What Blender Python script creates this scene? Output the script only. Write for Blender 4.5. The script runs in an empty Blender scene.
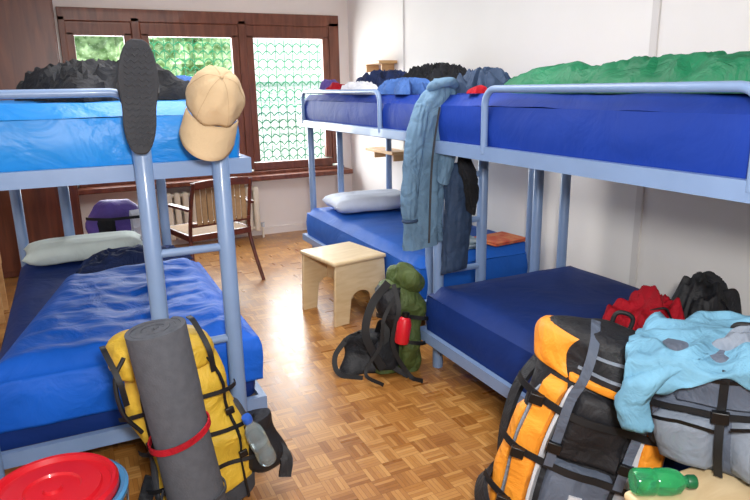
import bpy, bmesh, math, random
from mathutils import Vector, Matrix, Euler, noise
pi=math.pi
random.seed(4)
SC=bpy.context.scene
try:
    SC.view_settings.view_transform='Standard'
except Exception: pass
COL=SC.collection
# ------------------------------------------------------------ materials
def srgb(h):
    h=h.lstrip('#'); c=[int(h[i:i+2],16)/255 for i in (0,2,4)]
    return tuple((x/12.92 if x<=.04045 else ((x+.055)/1.055)**2.4) for x in c)
def mat(name,col,rough=.6,metal=0,var=.12,vs=6,bump=0,bs=40,spec=.4,sheen=0,col2=None,wrinkle=0,ws=5,coat=0,trans=0,alpha=1):
    if isinstance(col,str): col=srgb(col)
    m=bpy.data.materials.new(name); m.use_nodes=True
    nt=m.node_tree; N=nt.nodes; L=nt.links
    b=N['Principled BSDF']
    b.inputs['Roughness'].default_value=rough; b.inputs['Metallic'].default_value=metal
    b.inputs['Specular IOR Level'].default_value=spec
    b.inputs['Sheen Weight'].default_value=sheen
    b.inputs['Coat Weight'].default_value=coat
    b.inputs['Transmission Weight'].default_value=trans
    b.inputs['Alpha'].default_value=alpha
    tc=N.new('ShaderNodeTexCoord')
    nz=N.new('ShaderNodeTexNoise'); nz.inputs['Scale'].default_value=vs; nz.inputs['Detail'].default_value=4
    L.new(tc.outputs['Object'],nz.inputs['Vector'])
    mx=N.new('ShaderNodeMix'); mx.data_type='RGBA'
    if col2 is None:
        a=tuple(c*(1-var) for c in col); d=tuple(min(1,c*(1+var)) for c in col)
    else:
        a=col; d=srgb(col2) if isinstance(col2,str) else col2
    mx.inputs[6].default_value=(*a,1); mx.inputs[7].default_value=(*d,1)
    mr=N.new('ShaderNodeMapRange'); mr.inputs[1].default_value=.35; mr.inputs[2].default_value=.65
    L.new(nz.outputs['Fac'],mr.inputs[0]); L.new(mr.outputs[0],mx.inputs[0])
    L.new(mx.outputs[2],b.inputs['Base Color'])
    last=None
    if bump:
        n2=N.new('ShaderNodeTexNoise'); n2.inputs['Scale'].default_value=bs; n2.inputs['Detail'].default_value=3
        L.new(tc.outputs['Object'],n2.inputs['Vector'])
        bp=N.new('ShaderNodeBump'); bp.inputs['Strength'].default_value=bump; bp.inputs['Distance'].default_value=.01
        L.new(n2.outputs['Fac'],bp.inputs['Height']); last=bp
    if wrinkle:
        n3=N.new('ShaderNodeTexNoise'); n3.inputs['Scale'].default_value=ws; n3.inputs['Detail'].default_value=4; n3.inputs['Distortion'].default_value=1.0
        L.new(tc.outputs['Object'],n3.inputs['Vector'])
        bp=N.new('ShaderNodeBump'); bp.inputs['Strength'].default_value=wrinkle; bp.inputs['Distance'].default_value=.05
        L.new(n3.outputs['Fac'],bp.inputs['Height'])
        if last: L.new(last.outputs[0],bp.inputs['Normal'])
        last=bp
    if last: L.new(last.outputs[0],b.inputs['Normal'])
    return m
def wood(name,c1,c2,scale=(2,14,14),rough=.4,coat=0.1):
    m=bpy.data.materials.new(name); m.use_nodes=True
    nt=m.node_tree; N=nt.nodes; L=nt.links; b=N['Principled BSDF']
    b.inputs['Roughness'].default_value=rough; b.inputs['Coat Weight'].default_value=coat
    tc=N.new('ShaderNodeTexCoord'); mp=N.new('ShaderNodeMapping'); mp.inputs['Scale'].default_value=scale
    nz=N.new('ShaderNodeTexNoise'); nz.inputs['Scale'].default_value=2; nz.inputs['Detail'].default_value=6; nz.inputs['Distortion'].default_value=.8
    L.new(tc.outputs['Object'],mp.inputs[0]); L.new(mp.outputs[0],nz.inputs['Vector'])
    cr=N.new('ShaderNodeValToRGB'); cr.color_ramp.elements[0].position=.3; cr.color_ramp.elements[1].position=.7
    cr.color_ramp.elements[0].color=(*srgb(c1),1); cr.color_ramp.elements[1].color=(*srgb(c2),1)
    L.new(nz.outputs['Fac'],cr.inputs[0]); L.new(cr.outputs[0],b.inputs['Base Color'])
    return m
def parquet():
    m=bpy.data.materials.new('parquet'); m.use_nodes=True
    nt=m.node_tree; N=nt.nodes; L=nt.links; b=N['Principled BSDF']
    def M(op,a,c=None,d=None):
        n=N.new('ShaderNodeMath'); n.operation=op
        for i,q in enumerate((a,c,d)):
            if q is None: continue
            if isinstance(q,(int,float)): n.inputs[i].default_value=q
            else: L.new(q,n.inputs[i])
        return n.outputs[0]
    tc=N.new('ShaderNodeTexCoord'); sp=N.new('ShaderNodeSeparateXYZ'); L.new(tc.outputs['Object'],sp.inputs[0])
    S=1/.096
    x=M('MULTIPLY',sp.outputs[0],S); y=M('MULTIPLY',sp.outputs[1],S)
    fx=M('FLOOR',x); fy=M('FLOOR',y); rx=M('SUBTRACT',x,fx); ry=M('SUBTRACT',y,fy)
    par=M('FLOORED_MODULO',M('ADD',fx,fy),2)
    def mixf(a,c):
        return M('ADD',M('MULTIPLY',a,M('SUBTRACT',1,par)),M('MULTIPLY',c,par))
    s=mixf(rx,ry); al=mixf(ry,rx)
    s5=M('MULTIPLY',s,5); k=M('FLOOR',s5); fr=M('SUBTRACT',s5,k)
    cb=N.new('ShaderNodeCombineXYZ'); L.new(fx,cb.inputs[0]); L.new(fy,cb.inputs[1]); L.new(k,cb.inputs[2])
    wn=N.new('ShaderNodeTexWhiteNoise'); wn.noise_dimensions='3D'; L.new(cb.outputs[0],wn.inputs['Vector'])
    cb2=N.new('ShaderNodeCombineXYZ'); L.new(fx,cb2.inputs[0]); L.new(fy,cb2.inputs[1])
    wn2=N.new('ShaderNodeTexWhiteNoise'); wn2.noise_dimensions='3D'; L.new(cb2.outputs[0],wn2.inputs['Vector'])
    val=M('ADD',M('MULTIPLY',wn.outputs['Value'],.6),M('MULTIPLY',wn2.outputs['Value'],.4))
    cg=N.new('ShaderNodeCombineXYZ'); L.new(M('MULTIPLY',s,30),cg.inputs[0]); L.new(M('MULTIPLY',al,3),cg.inputs[1]); L.new(M('MULTIPLY',wn.outputs['Value'],50),cg.inputs[2])
    ng=N.new('ShaderNodeTexNoise'); ng.inputs['Scale'].default_value=1; L.new(cg.outputs[0],ng.inputs['Vector'])
    v2=M('ADD',val,M('MULTIPLY',M('SUBTRACT',ng.outputs['Fac'],.5),.35))
    cr=N.new('ShaderNodeValToRGB'); e=cr.color_ramp.elements
    e[0].position=.02; e[0].color=(*srgb('#8d5826'),1); e[1].position=.98; e[1].color=(*srgb('#c59253'),1)
    q=cr.color_ramp.elements.new(.5); q.color=(*srgb('#aa7439'),1)
    L.new(v2,cr.inputs[0])
    e1=M('MINIMUM',fr,M('SUBTRACT',1,fr)); e2=M('MINIMUM',al,M('SUBTRACT',1,al))
    g=M('MINIMUM',M('MULTIPLY',e1,.2),e2)
    gap=M('LESS_THAN',g,.010)
    mx=N.new('ShaderNodeMix'); mx.data_type='RGBA'; L.new(M('MULTIPLY',gap,.55),mx.inputs[0]); L.new(cr.outputs[0],mx.inputs[6]); mx.inputs[7].default_value=(*srgb('#5a3416'),1)
    L.new(mx.outputs[2],b.inputs['Base Color'])
    L.new(M('ADD',M('MULTIPLY',wn.outputs['Value'],.12),.27),b.inputs['Roughness'])
    b.inputs['Specular IOR Level'].default_value=.5
    b.inputs['Coat Weight'].default_value=.2; b.inputs['Coat Roughness'].default_value=.26
    return m
# ------------------------------------------------------------ mesh builder
def frames(pts,closed=False):
    n=len(pts); T=[]
    for i in range(n):
        a=pts[(i-1)%n] if (closed or i>0) else pts[i]
        b=pts[(i+1)%n] if (closed or i<n-1) else pts[i]
        t=(b-a); T.append(t.normalized() if t.length>1e-9 else Vector((0,0,1)))
    up=Vector((0,0,1)) if abs(T[0].z)<.9 else Vector((1,0,0))
    nrm=(up-T[0]*up.dot(T[0])).normalized(); out=[]
    for i in range(n):
        if i>0:
            nrm=(nrm-T[i]*nrm.dot(T[i]))
            nrm=nrm.normalized() if nrm.length>1e-6 else out[-1][1]
        out.append((T[i],nrm,T[i].cross(nrm)))
    return out
def smooth_path(pts,n=6):
    pts=[Vector(p) for p in pts]; out=[]
    P=[pts[0]*2-pts[1]]+pts+[pts[-1]*2-pts[-2]]
    for i in range(1,len(P)-2):
        for k in range(n):
            t=k/n; a,b,c,d=P[i-1],P[i],P[i+1],P[i+2]
            out.append(.5*((2*b)+(c-a)*t+(2*a-5*b+4*c-d)*t*t+(3*b-a-3*c+d)*t**3))
    out.append(pts[-1]); return out
class B:
    def __init__(s): s.v=[]; s.f=[]
    def add(s,vs,fs):
        o=len(s.v); s.v+= [Vector(q) for q in vs]; s.f+=[tuple(i+o for i in f) for f in fs]; return s
    def shift(s,d):
        d=Vector(d); s.v=[q+d for q in s.v]; return s
    def box(s,c,sz,rz=0,M=None):
        x,y,z=[q/2 for q in sz]; vs=[Vector((a*x,b*y,d*z)) for a in(-1,1) for b in(-1,1) for d in(-1,1)]
        R=Matrix.Rotation(rz,3,'Z') if M is None else M
        vs=[R@q+Vector(c) for q in vs]
        return s.add(vs,[(0,1,3,2),(4,6,7,5),(0,4,5,1),(2,3,7,6),(0,2,6,4),(1,5,7,3)])
    def tube(s,pts,r,seg=12,closed=False,caps=True,flat=1.0):
        pts=[Vector(p) for p in pts]; fr=frames(pts,closed); n=len(pts); vs=[];fs=[]
        for i,(p,(t,a,b)) in enumerate(zip(pts,fr)):
            rr=r[i] if isinstance(r,(list,tuple)) else r
            for k in range(seg):
                th=2*pi*k/seg; vs.append(p+a*math.cos(th)*rr*flat+b*math.sin(th)*rr)
        for i in range(n if closed else n-1):
            for k in range(seg):
                j=(i+1)%n; fs.append((i*seg+k,i*seg+(k+1)%seg,j*seg+(k+1)%seg,j*seg+k))
        if caps and not closed:
            fs.append(tuple(range(seg))[::-1]); fs.append(tuple((n-1)*seg+k for k in range(seg)))
        return s.add(vs,fs)
    def ribbon(s,pts,w,th,nrm):
        pts=[Vector(p) for p in pts]; fr=frames(pts); vs=[];fs=[]; n=len(pts)
        for i,(p,(t,_,_)) in enumerate(zip(pts,fr)):
            N=Vector(nrm(p) if callable(nrm) else nrm); sd=t.cross(N).normalized(); N=sd.cross(t).normalized()
            for a,b in((-1,-1),(1,-1),(1,1),(-1,1)): vs.append(p+sd*a*w/2+N*b*th/2)
        for i in range(n-1):
            for k in range(4): fs.append((i*4+k,i*4+(k+1)%4,i*4+4+(k+1)%4,i*4+4+k))
        fs+=[(3,2,1,0),tuple((n-1)*4+k for k in range(4))]
        return s.add(vs,fs)
    def ell(s,c,r,nu=20,nv=12,M=None,e=1.0,amp=0,seed=0,fq=5):
        vs=[];fs=[]; R=M or Matrix.Identity(3)
        def sp(a): return math.copysign(abs(a)**e,a)
        for i in range(nv+1):
            ph=-pi/2+pi*i/nv
            for k in range(nu):
                th=2*pi*k/nu
                q=Vector((sp(math.cos(ph))*sp(math.cos(th))*r[0],sp(math.cos(ph))*sp(math.sin(th))*r[1],sp(math.sin(ph))*r[2]))
                if amp: q*=1+amp*noise.noise(q*fq+Vector((seed,seed*2,0)))
                vs.append(R@q+Vector(c))
        for i in range(nv):
            for k in range(nu): fs.append((i*nu+k,i*nu+(k+1)%nu,(i+1)*nu+(k+1)%nu,(i+1)*nu+k))
        return s.add(vs,fs)
    def lathe(s,prof,seg=32,M=None,c=(0,0,0)):
        vs=[];fs=[];n=len(prof); R=M or Matrix.Identity(3)
        for r,z in prof:
            for k in range(seg):
                th=2*pi*k/seg; vs.append(R@Vector((r*math.cos(th),r*math.sin(th),z))+Vector(c))
        for i in range(n-1):
            for k in range(seg): fs.append((i*seg+k,i*seg+(k+1)%seg,(i+1)*seg+(k+1)%seg,(i+1)*seg+k))
        return s.add(vs,fs)
    def grid(s,P,nu,nv,closeu=False):
        vs=[P(i/nu,j/nv) for j in range(nv+1) for i in range(nu+(0 if closeu else 1))]
        w=nu+(0 if closeu else 1); fs=[]
        for j in range(nv):
            for i in range(nu):
                a=j*w+i; b=j*w+(i+1)%w
                fs.append((a,b,b+w,a+w))
        return s.add(vs,fs)
    def prism(s,outline,th,M=None,c=(0,0,0)):
        n=len(outline); R=M or Matrix.Identity(3); C=Vector(c)
        vs=[R@Vector((x,y,-th/2))+C for x,y in outline]+[R@Vector((x,y,th/2))+C for x,y in outline]
        fs=[tuple(range(n))[::-1],tuple(range(n,2*n))]+[(i,(i+1)%n,n+(i+1)%n,n+i) for i in range(n)]
        return s.add(vs,fs)
    def pile(s,cx,cy,z0,lx,ly,h,seed=0,rot=0,nr=18,na=64,fq=5,irr=.2,crisp=.06,flat=0):
        vs=[];fs=[]; cr,sr=math.cos(rot),math.sin(rot)
        def rg(q): n=2*noise.noise(q); return 1-math.sqrt(n*n+crisp)+.2
        for i in range(nr+1):
            r=i/nr
            for k in range(na):
                th=2*pi*k/na
                o=1+irr*noise.noise(Vector((math.cos(th)*1.6+seed,math.sin(th)*1.6,seed*.7)))*1.6+irr*.5*noise.noise(Vector((math.cos(th)*5,math.sin(th)*5+seed,3)))
                sq=1/max(abs(math.cos(th)),abs(math.sin(th)))**.45
                x=lx/2*r*o*sq*math.cos(th); y=ly/2*r*o*sq*math.sin(th)
                q=Vector((x*fq,y*fq,seed*3.1))
                q=q+Vector((noise.noise(q*.6),noise.noise(q*.6+Vector((7,7,7))),0))*.8
                z=h*(1-r**4)**.6*(.36+.46*rg(q)+.18*rg(q*2.2+Vector((5,1,2))))
                if z<.006: z=.006 if i<nr else 0
                X=cx+x*cr-y*sr; Y=cy+x*sr+y*cr
                vs.append((X,Y,z0+z))
        for i in range(nr):
            for k in range(na): fs.append((i*na+k,i*na+(k+1)%na,(i+1)*na+(k+1)%na,(i+1)*na+k))
        fs.append(tuple(nr*na+k for k in range(na))[::-1])
        return s.add(vs,fs)
def obj_from(name,b,m,smooth=True,bevel=0,sub=0,solid=0,ang=35):
    me=bpy.data.meshes.new(name); me.from_pydata([tuple(v) for v in b.v],[],b.f)
    bm=bmesh.new(); bm.from_mesh(me); bmesh.ops.remove_doubles(bm,verts=bm.verts,dist=1e-5)
    bmesh.ops.recalc_face_normals(bm,faces=bm.faces); bm.to_mesh(me); bm.free()
    me.materials.append(m); o=bpy.data.objects.new(name,me); COL.objects.link(o)
    if solid: q=o.modifiers.new('s','SOLIDIFY'); q.thickness=solid; q.offset=-1
    if bevel: q=o.modifiers.new('b','BEVEL'); q.width=bevel; q.segments=3; q.limit_method='ANGLE'; q.angle_limit=math.radians(40)
    if sub: q=o.modifiers.new('u','SUBSURF'); q.levels=sub; q.render_levels=sub
    if smooth:
        try: me.shade_smooth()
        except Exception:
            for p in me.polygons: p.use_smooth=True
        try: me.set_sharp_from_angle(angle=math.radians(ang))
        except Exception: pass
    return o
def tag(o,label,cat,group=None,kind=None):
    o['label']=label; o['category']=cat
    if group: o['group']=group
    if kind: o['kind']=kind
    return o
def thing(name,label,cat,loc=(0,0,0),rot=(0,0,0),group=None):
    e=bpy.data.objects.new(name,None); e.empty_display_size=.1; COL.objects.link(e)
    e.location=loc; e.rotation_euler=rot; return tag(e,label,cat,group)
def part(par,name,b,m,label=None,**k):
    o=obj_from(name,b,m,**k); o.parent=par
    if label: o['label']=label
    return o
def parts(par,name,bs,m,**k):
    for b in bs: part(par,name,b,m,**k)
def solo(name,label,cat,b,m,loc=(0,0,0),rot=(0,0,0),group=None,**k):
    o=obj_from(name,b,m,**k); o.location=loc; o.rotation_euler=rot; return tag(o,label,cat,group)
def struct(name,b,m,**k):
    o=obj_from(name,b,m,smooth=k.pop('smooth',False),**k); o['kind']='structure'; return o

# ------------------------------------------------------------ palette
M_wall=mat('plaster_white','#eeebe7',.8,var=.012,vs=2,bump=.06,bs=60,spec=.2)
M_wallback=mat('plaster_warm','#eae0d9',.8,var=.02,vs=2,bump=.05,bs=60,spec=.2)
M_ceil=mat('ceiling_paint','#f0eeea',.8,var=.01)
M_seamw=mat('panel_joint','#d8d4d0',.8,var=.01)
M_floor=parquet()
M_dkwood=wood('dark_varnished_wood','#4b2012','#6a341f',(10,10,1.2),.35,.15)
M_winwood=wood('window_wood','#5a2a16','#7c442c',(10,10,1.5),.4,.1)
M_birch=wood('birch_plywood','#d0b68c','#dfc9a2',(3,12,12),.45,.1)
M_tan=wood('tan_wood','#b98a56','#d2a873',(3,12,12),.45,.1)
M_blue=mat('steel_blue_metal','#7891b8',.35,var=.04,coat=.2)
M_mnavy=mat('royal_mattress_cover','#123590',.6,var=.08,vs=4,wrinkle=.3,ws=3.5,spec=.25)
M_mnavy2=mat('dark_navy_mattress_cover','#0f2e72',.65,var=.08,vs=4,wrinkle=.3,ws=3,spec=.25)
M_mfar=mat('mid_blue_mattress_cover','#1655ae',.6,var=.08,vs=4,wrinkle=.3,ws=3,spec=.25)
M_sky=mat('bright_blue_satin','#1580d0',.42,var=.08,vs=3,wrinkle=.4,ws=4,spec=.35)
M_sbag=mat('blue_sleeping_bag_nylon','#125cc8',.6,var=.10,vs=3,wrinkle=.45,ws=5,spec=.25)
M_board=mat('bed_base_board','#53483c',.7)
M_pillow=mat('pillow_cotton','#cfdcd9',.8,var=.05,wrinkle=.3,ws=6)
M_pillow2=mat('pillow_cotton_white','#cdd5e6',.8,var=.05,wrinkle=.3,ws=6)
M_black=mat('black_nylon','#1c1d22',.6,var=.3,bump=.15,bs=200,wrinkle=.35,ws=12)
M_blackcloth=mat('black_fleece','#16181e',.85,var=.4,wrinkle=.5,ws=12)
M_strap=mat('black_webbing','#131418',.6,var=.1)
M_plastic=mat('black_plastic','#0e0e10',.35)
M_grey=mat('grey_foam','#54575f',.9,var=.08,vs=30,bump=.25,bs=140,spec=.2)
M_greyd=mat('dark_grey_foam','#3c3e44',.85,var=.08)
M_yellow=mat('mustard_nylon','#cfaa36',.6,var=.14,bump=.1,bs=200,wrinkle=.6,ws=8)
M_orange=mat('orange_nylon','#ee982e',.55,var=.1,bump=.1,bs=200,wrinkle=.45,ws=9)
M_white=mat('pale_reflective_fabric','#c2c5cc',.5,var=.06)
M_red=mat('red_fabric','#a81626',.75,var=.2,wrinkle=.6,ws=10,spec=.2)
M_redp=mat('red_plastic','#cc1a28',.4,var=.03,coat=.15)
M_bluep=mat('pale_blue_plastic','#4f8fc4',.35,var=.04)
M_cap=mat('khaki_cotton','#c1a988',.9,var=.04,bump=.1,bs=250,wrinkle=.15,ws=14,spec=.2)
M_seam=mat('tan_stitching','#ab9372',.9)
M_sole=mat('dark_grey_rubber','#34363c',.8,var=.1,bump=.3,bs=90)
M_green=mat('green_nylon','#10704b',.55,var=.18,wrinkle=.6,ws=7,spec=.3)
M_jgrey=mat('grey_blue_softshell','#5f7d98',.78,var=.08,wrinkle=.6,ws=9,spec=.25)
M_jnavy=mat('slate_blue_fabric','#2b3f5c',.75,var=.15,wrinkle=.45,ws=8)
M_olive=mat('olive_green_nylon','#48582c',.65,var=.2,wrinkle=.7,ws=9)
M_teal=mat('light_blue_nylon','#6d9fbb',.7,var=.16,wrinkle=.6,ws=8,spec=.2)
M_gbag=mat('grey_blue_nylon','#535c6d',.65,var=.12,bump=.1,bs=200,wrinkle=.5,ws=8)
M_gbag2=mat('silver_grey_nylon','#7b8594',.6,var=.1,wrinkle=.5,ws=8)
M_navyc=mat('navy_clothing','#1a2b56',.8,var=.25,wrinkle=.6,ws=11)
M_bluec=mat('blue_clothing','#3f66a8',.8,var=.2,wrinkle=.6,ws=11)
M_whitec=mat('white_clothing','#d8dae2',.85,var=.06,wrinkle=.5,ws=11)
M_purple=mat('purple_nylon','#5b4796',.6,var=.2,wrinkle=.4,ws=9)
M_cream=mat('cream_enamel','#dcd1be',.45,var=.03,coat=.1)
M_mesh=mat('tan_woven_panel','#a3825e',.75,var=.08,vs=40)
M_chw=wood('reddish_brown_wood','#4a1f14','#6e3424',(6,6,6),.35,.2)
M_orangec=mat('orange_towel','#c7503a',.9,var=.1,bump=.3,bs=150,col2='#d88458',vs=14)
M_tealc=mat('grey_towel','#5f7f8f',.9,var=.1,bump=.3,bs=150,col2='#9fabb3',vs=14)
M_clear=mat('clear_plastic','#d8ecf5',.1,var=.02,trans=.85)
M_bgreen=mat('green_clear_plastic','#3fc483',.1,var=.04,trans=.75)
M_bcap=mat('blue_cap_plastic','#2e62c8',.35)
M_dgreen=mat('dark_green_plastic','#0f5a35',.35)
M_metal=mat('brushed_steel','#b8bcc2',.3,metal=1)
M_socket=mat('socket_plastic','#dcdad2',.4)

# ------------------------------------------------------------ room
XL,XR,YB,YF,ZC=-1.6,2.97,6.9,-1.2,2.72
struct('floor',B().box(((XL+XR)/2,(YB+YF)/2,-.05),(XR-XL+.4,YB-YF+.4,.1)),M_floor)
struct('ceiling',B().box(((XL+XR)/2,(YB+YF)/2,ZC+.05),(XR-XL+.4,YB-YF+.4,.1)),M_ceil)
struct('wall_right',B().box((XR+.1,(YB+YF)/2,ZC/2),(.2,YB-YF+.4,ZC)),M_wall)
struct('wall_left',B().box((XL-.1,(YB+YF)/2,ZC/2),(.2,YB-YF+.4,ZC)),M_wall)
struct('wall_rear',B().box(((XL+XR)/2,YF-.1,ZC/2),(XR-XL,.2,ZC)),M_wall)
WX0,WX1,WZ0,WZ1=.02,2.84,.67,2.38
bw=B()
bw.box(((XL+WX0)/2,YB+.1,ZC/2),(WX0-XL,.2,ZC)).box(((WX1+XR)/2,YB+.1,ZC/2),(XR-WX1,.2,ZC))
bw.box(((WX0+WX1)/2,YB+.1,WZ0/2),(WX1-WX0,.2,WZ0)).box(((WX0+WX1)/2,YB+.1,(WZ1+ZC)/2),(WX1-WX0,.2,ZC-WZ1))
struct('wall_back',bw,M_wallback)
for i,yy in enumerate((5.6,2.63,1.45,.55)):
    struct('trim_%d'%(i+1),B().box((XR-.007,yy,ZC/2),(.014,.05 if i else .09,ZC)),M_seamw if i else M_wall,bevel=.004)
struct('baseboard_right',B().box((XR-.01,(YB+YF)/2,.04),(.02,YB-YF,.08)),M_wall)
struct('baseboard_back',B().box(((XL+XR)/2,YB-.01,.04),(XR-XL,.02,.08)),M_wallback)
M_glass=bpy.data.materials.new('window_glass'); M_glass.use_nodes=True
nt=M_glass.node_tree; nt.nodes.clear()
o_=nt.nodes.new('ShaderNodeOutputMaterial'); tr=nt.nodes.new('ShaderNodeBsdfTransparent'); gl=nt.nodes.new('ShaderNodeBsdfGlossy'); gl.inputs['Roughness'].default_value=.05
mxs=nt.nodes.new('ShaderNodeMixShader'); mxs.inputs[0].default_value=.04
nt.links.new(tr.outputs[0],mxs.inputs[1]); nt.links.new(gl.outputs[0],mxs.inputs[2]); nt.links.new(mxs.outputs[0],o_.inputs[0])
WY=YB+.02
win=bpy.data.objects.new('window_1',None); COL.objects.link(win); win['kind']='structure'; win.location=(0,WY,0)
def wpart(n,b,m,**k): return part(win,n,b,m,**k)
fr=B()
cx=(WX0+WX1)/2; W_=WX1-WX0
fr.box((cx,0,WZ1-.06),(W_,.12,.12)).box((cx,-.03,WZ0+.03),(W_,.16,.06))
for xx in (WX0+.03,WX1-.06): fr.box((xx,0,(WZ0+WZ1)/2),(.06 if xx<1 else .12,.12,WZ1-WZ0-.16))
fr.box((.70,0,(WZ0+WZ1)/2),(.08,.12,WZ1-WZ0-.16)).box((1.75,0,(WZ0+WZ1)/2),(.08,.12,WZ1-WZ0-.16))
wpart('frame',fr,M_winwood,bevel=.006)
wpart('sill',B().box((cx,-.12,WZ0+.0),(W_+.1,.26,.05)),M_winwood,bevel=.008)
for a,b_ in ((.07,.66),(.74,1.71),(1.79,2.72)):
    z0,z1=WZ0+.06,WZ1-.12; t=.075
    sb=B().box(((a+b_)/2,-.02,z0+.045),(b_-a,.07,.09)).box(((a+b_)/2,-.02,z1-.065),(b_-a,.07,.13))
    sb.box((a+t/2,-.02,(z0+z1)/2),(t,.07,z1-z0-.2)).box((b_-t/2,-.02,(z0+z1)/2),(t,.07,z1-z0-.2))
    wpart('sash',sb,M_winwood,bevel=.008)
    wpart('glass_pane',B().box(((a+b_)/2,-.01,(z0+z1)/2),(b_-a-.14,.004,z1-z0-.19)),M_glass,smooth=False)
wpart('handle',B().box((.70,-.075,1.5),(.03,.02,.13)).tube([(.70,-.09,1.5),(.70,-.13,1.5),(.70,-.13,1.40)],.009),M_metal)
# ------------------------------------------------------------ exterior
M_hedge=mat('hedge_leaves','#4a7033',.8,vs=10,col2='#b4cd9b',bump=.8,bs=18)
M_ext=mat('pale_wall_and_backdrop','#cfdccb',.8,var=.10,vs=3)
M_grd=mat('pale_ground','#cfcdc4',.9,var=.05)
g_=solo('terrace_ground','pale sunlit terrace paving outside the window','ground',B().box((0,0,0),(14,6,.1)),M_grd,(1.5,10.2,-.2)); g_['kind']='structure'
hb=B()
def hp(u,v):
    x=-4+12*u; z=1.3+2.7*v
    q=Vector((x*2.2,0,z*2.2))
    return (x,.45*noise.noise(q)+.2*noise.noise(q*3),z)
hb.grid(hp,90,30)
h_=solo('hedge','leafy green hedge in sunlight beyond the window','hedge',hb,M_hedge,(0,10.8,0)); h_['kind']='stuff'
solo('terrace_wall','pale rendered low wall of the terrace outside','wall',B().box((0,0,.70),(13,.2,1.9)),M_ext,(1.5,10.0,0),bevel=.02)
solo('washout_backdrop','added tall pale backdrop for the washed-out view outside','wall',B().box((0,0,1.3),(4.4,.1,3.0)),M_ext,(4.62,9.6,0),bevel=.02)  # added backdrop; pale colour imitates the washed-out view behind the trellis
M_fence=mat('green_fence_paint','#1e8254',.5)
ft=thing('garden_trellis','green scalloped wire trellis outside the window','trellis',(0,8.6,0))
fb=B()
X0f,X1f=.95,5.4; st_=.12
nv_=int((X1f-X0f)/st_)
for k in range(nv_+1):
    x0=X0f+k*st_; fb.tube([(x0,0,.5),(x0,0,2.6)],.006,seg=5,caps=False)
for k in range(21):
    z0=.55+k*.1
    pts=[(X0f+(nv_*st_)*i/(nv_*4),.0,z0+.05*abs(math.sin(pi*(i/4+.5*(k%2))))) for i in range(nv_*4+1)]
    fb.tube(pts,.0085,seg=5,caps=False)
part(ft,'lattice',fb,M_fence)
fp=B().box((3.17,0,2.63),(4.46,.05,.03))
for x in (.95,5.4): fp.box((x,0,1.3),(.03,.05,2.65))
part(ft,'post_frame',fp,M_fence)

wd=thing('wardrobe','dark reddish wooden built-in wardrobe beside the window','wardrobe',(-.79,6.6,0))
part(wd,'body',B().box((0,.0,1.355),(1.58,.56,2.7)),M_dkwood,bevel=.006)
for sx in(-.395,.395):
    part(wd,'door',B().box((sx,-.29,1.36),(.765,.02,2.6)),M_dkwood,bevel=.005)
part(wd,'door_handle',B().tube([(.05,-.30,1.1),(.05,-.34,1.1),(.05,-.34,1.25),(.05,-.30,1.25)],.008),M_metal)

rd=thing('radiator','cream enamelled ribbed radiator under the window','radiator',(1.25,6.75,0))
for k in range(13):
    part(rd,'section',B().box((-.5+k*.083,0,.335),(.06,.11,.50)),M_cream,bevel=.022)
part(rd,'manifold',B().tube([(-.52,0,.12),(.52,0,.12)],.022).tube([(-.52,0,.55),(.52,0,.55)],.022).tube([(.5,0,.12),(.56,0,.12),(.56,0,0)],.012).tube([(-.45,0,.1),(-.45,0,0)],.012),M_cream)
part(rd,'valve',B().lathe([(0,.0),(.02,0),(.022,.05),(0,.05)],16,c=(.56,0,.12)),M_white)

for (yy,zz,ll) in ((5.95,1.84,.5),(5.75,.98,.62)):
    sh=thing('wall_shelf','small pale wooden shelf fixed to the white wall','shelf',(XR-.1,yy,zz))
    part(sh,'board',B().box((0,0,0),(.2,ll,.03)),M_tan,bevel=.004)
    for s in(-1,1): part(sh,'bracket',B().box((.03,s*ll*.35,-.05),(.14,.02,.07)),M_tan,bevel=.003)
sk=thing('wall_socket','white plastic power socket on the wall','socket',(XR-.005,1.97,1.07))
part(sk,'plate',B().box((-.006,0,0),(.012,.09,.09)),M_socket,bevel=.004)
part(sk,'outlet',B().lathe([(0,0),(.022,0),(.024,.006),(0,.006)],20,M=Matrix.Rotation(-pi/2,3,'Y'),c=(-.012,0,0)),M_socket)

# ------------------------------------------------------------ bunk beds
H1,H2=.22,1.30
def bunk(x0,x1,y0,y1,label,ends,guard,pr=.03,nearout=0,rz=(.58,.98)):
    cx,cy=(x0+x1)/2,(y0+y1)/2
    T=thing('bunk_bed',label,'bunk bed',(cx,cy,0)); w=x1-x0; l=y1-y0
    for nm,z in(('lower_frame',H1),('upper_frame',H2)):
        b=B(); h=.062; t=.03
        for s in(-1,1):
            b.box((s*(w/2-t/2),0,z),(t,l,h)).box((0,s*(l/2-t/2),z),(w-2*t,t,h))
        b.box((0,0,z-h/2+.005),(w-.06,.04,.01))
        part(T,nm,b,M_blue,bevel=.006)
        bb=B().box((0,0,z+.006),(w-2*t-.01,l-2*t-.01,.02)); part(T,'base_board',bb,M_board)
    for ei,ys in enumerate((-l/2+.045-nearout,l/2-.045)):
        offs,lad,top=ends[ei]
        for j,xo in enumerate(offs):
            il=lad and j in lad; tp=top if il else H2+.02; px=-w/2+xo
            b=B().tube([(px,ys,0.0),(px,ys,tp-.02),(px,ys,tp)],[pr,pr,pr*.7],seg=18)
            part(T,'ladder_post' if il else 'post',b,M_blue)
        if lad:
            for z in rz: part(T,'rung',B().tube([(-w/2+offs[lad[0]],ys,z),(-w/2+offs[lad[1]],ys,z)],.017),M_blue)
    for g in guard:
        part(T,'guard_rail',B().tube([Vector(p)-Vector((cx,cy,0)) for p in g],.016,seg=12),M_blue)
    return T
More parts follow.
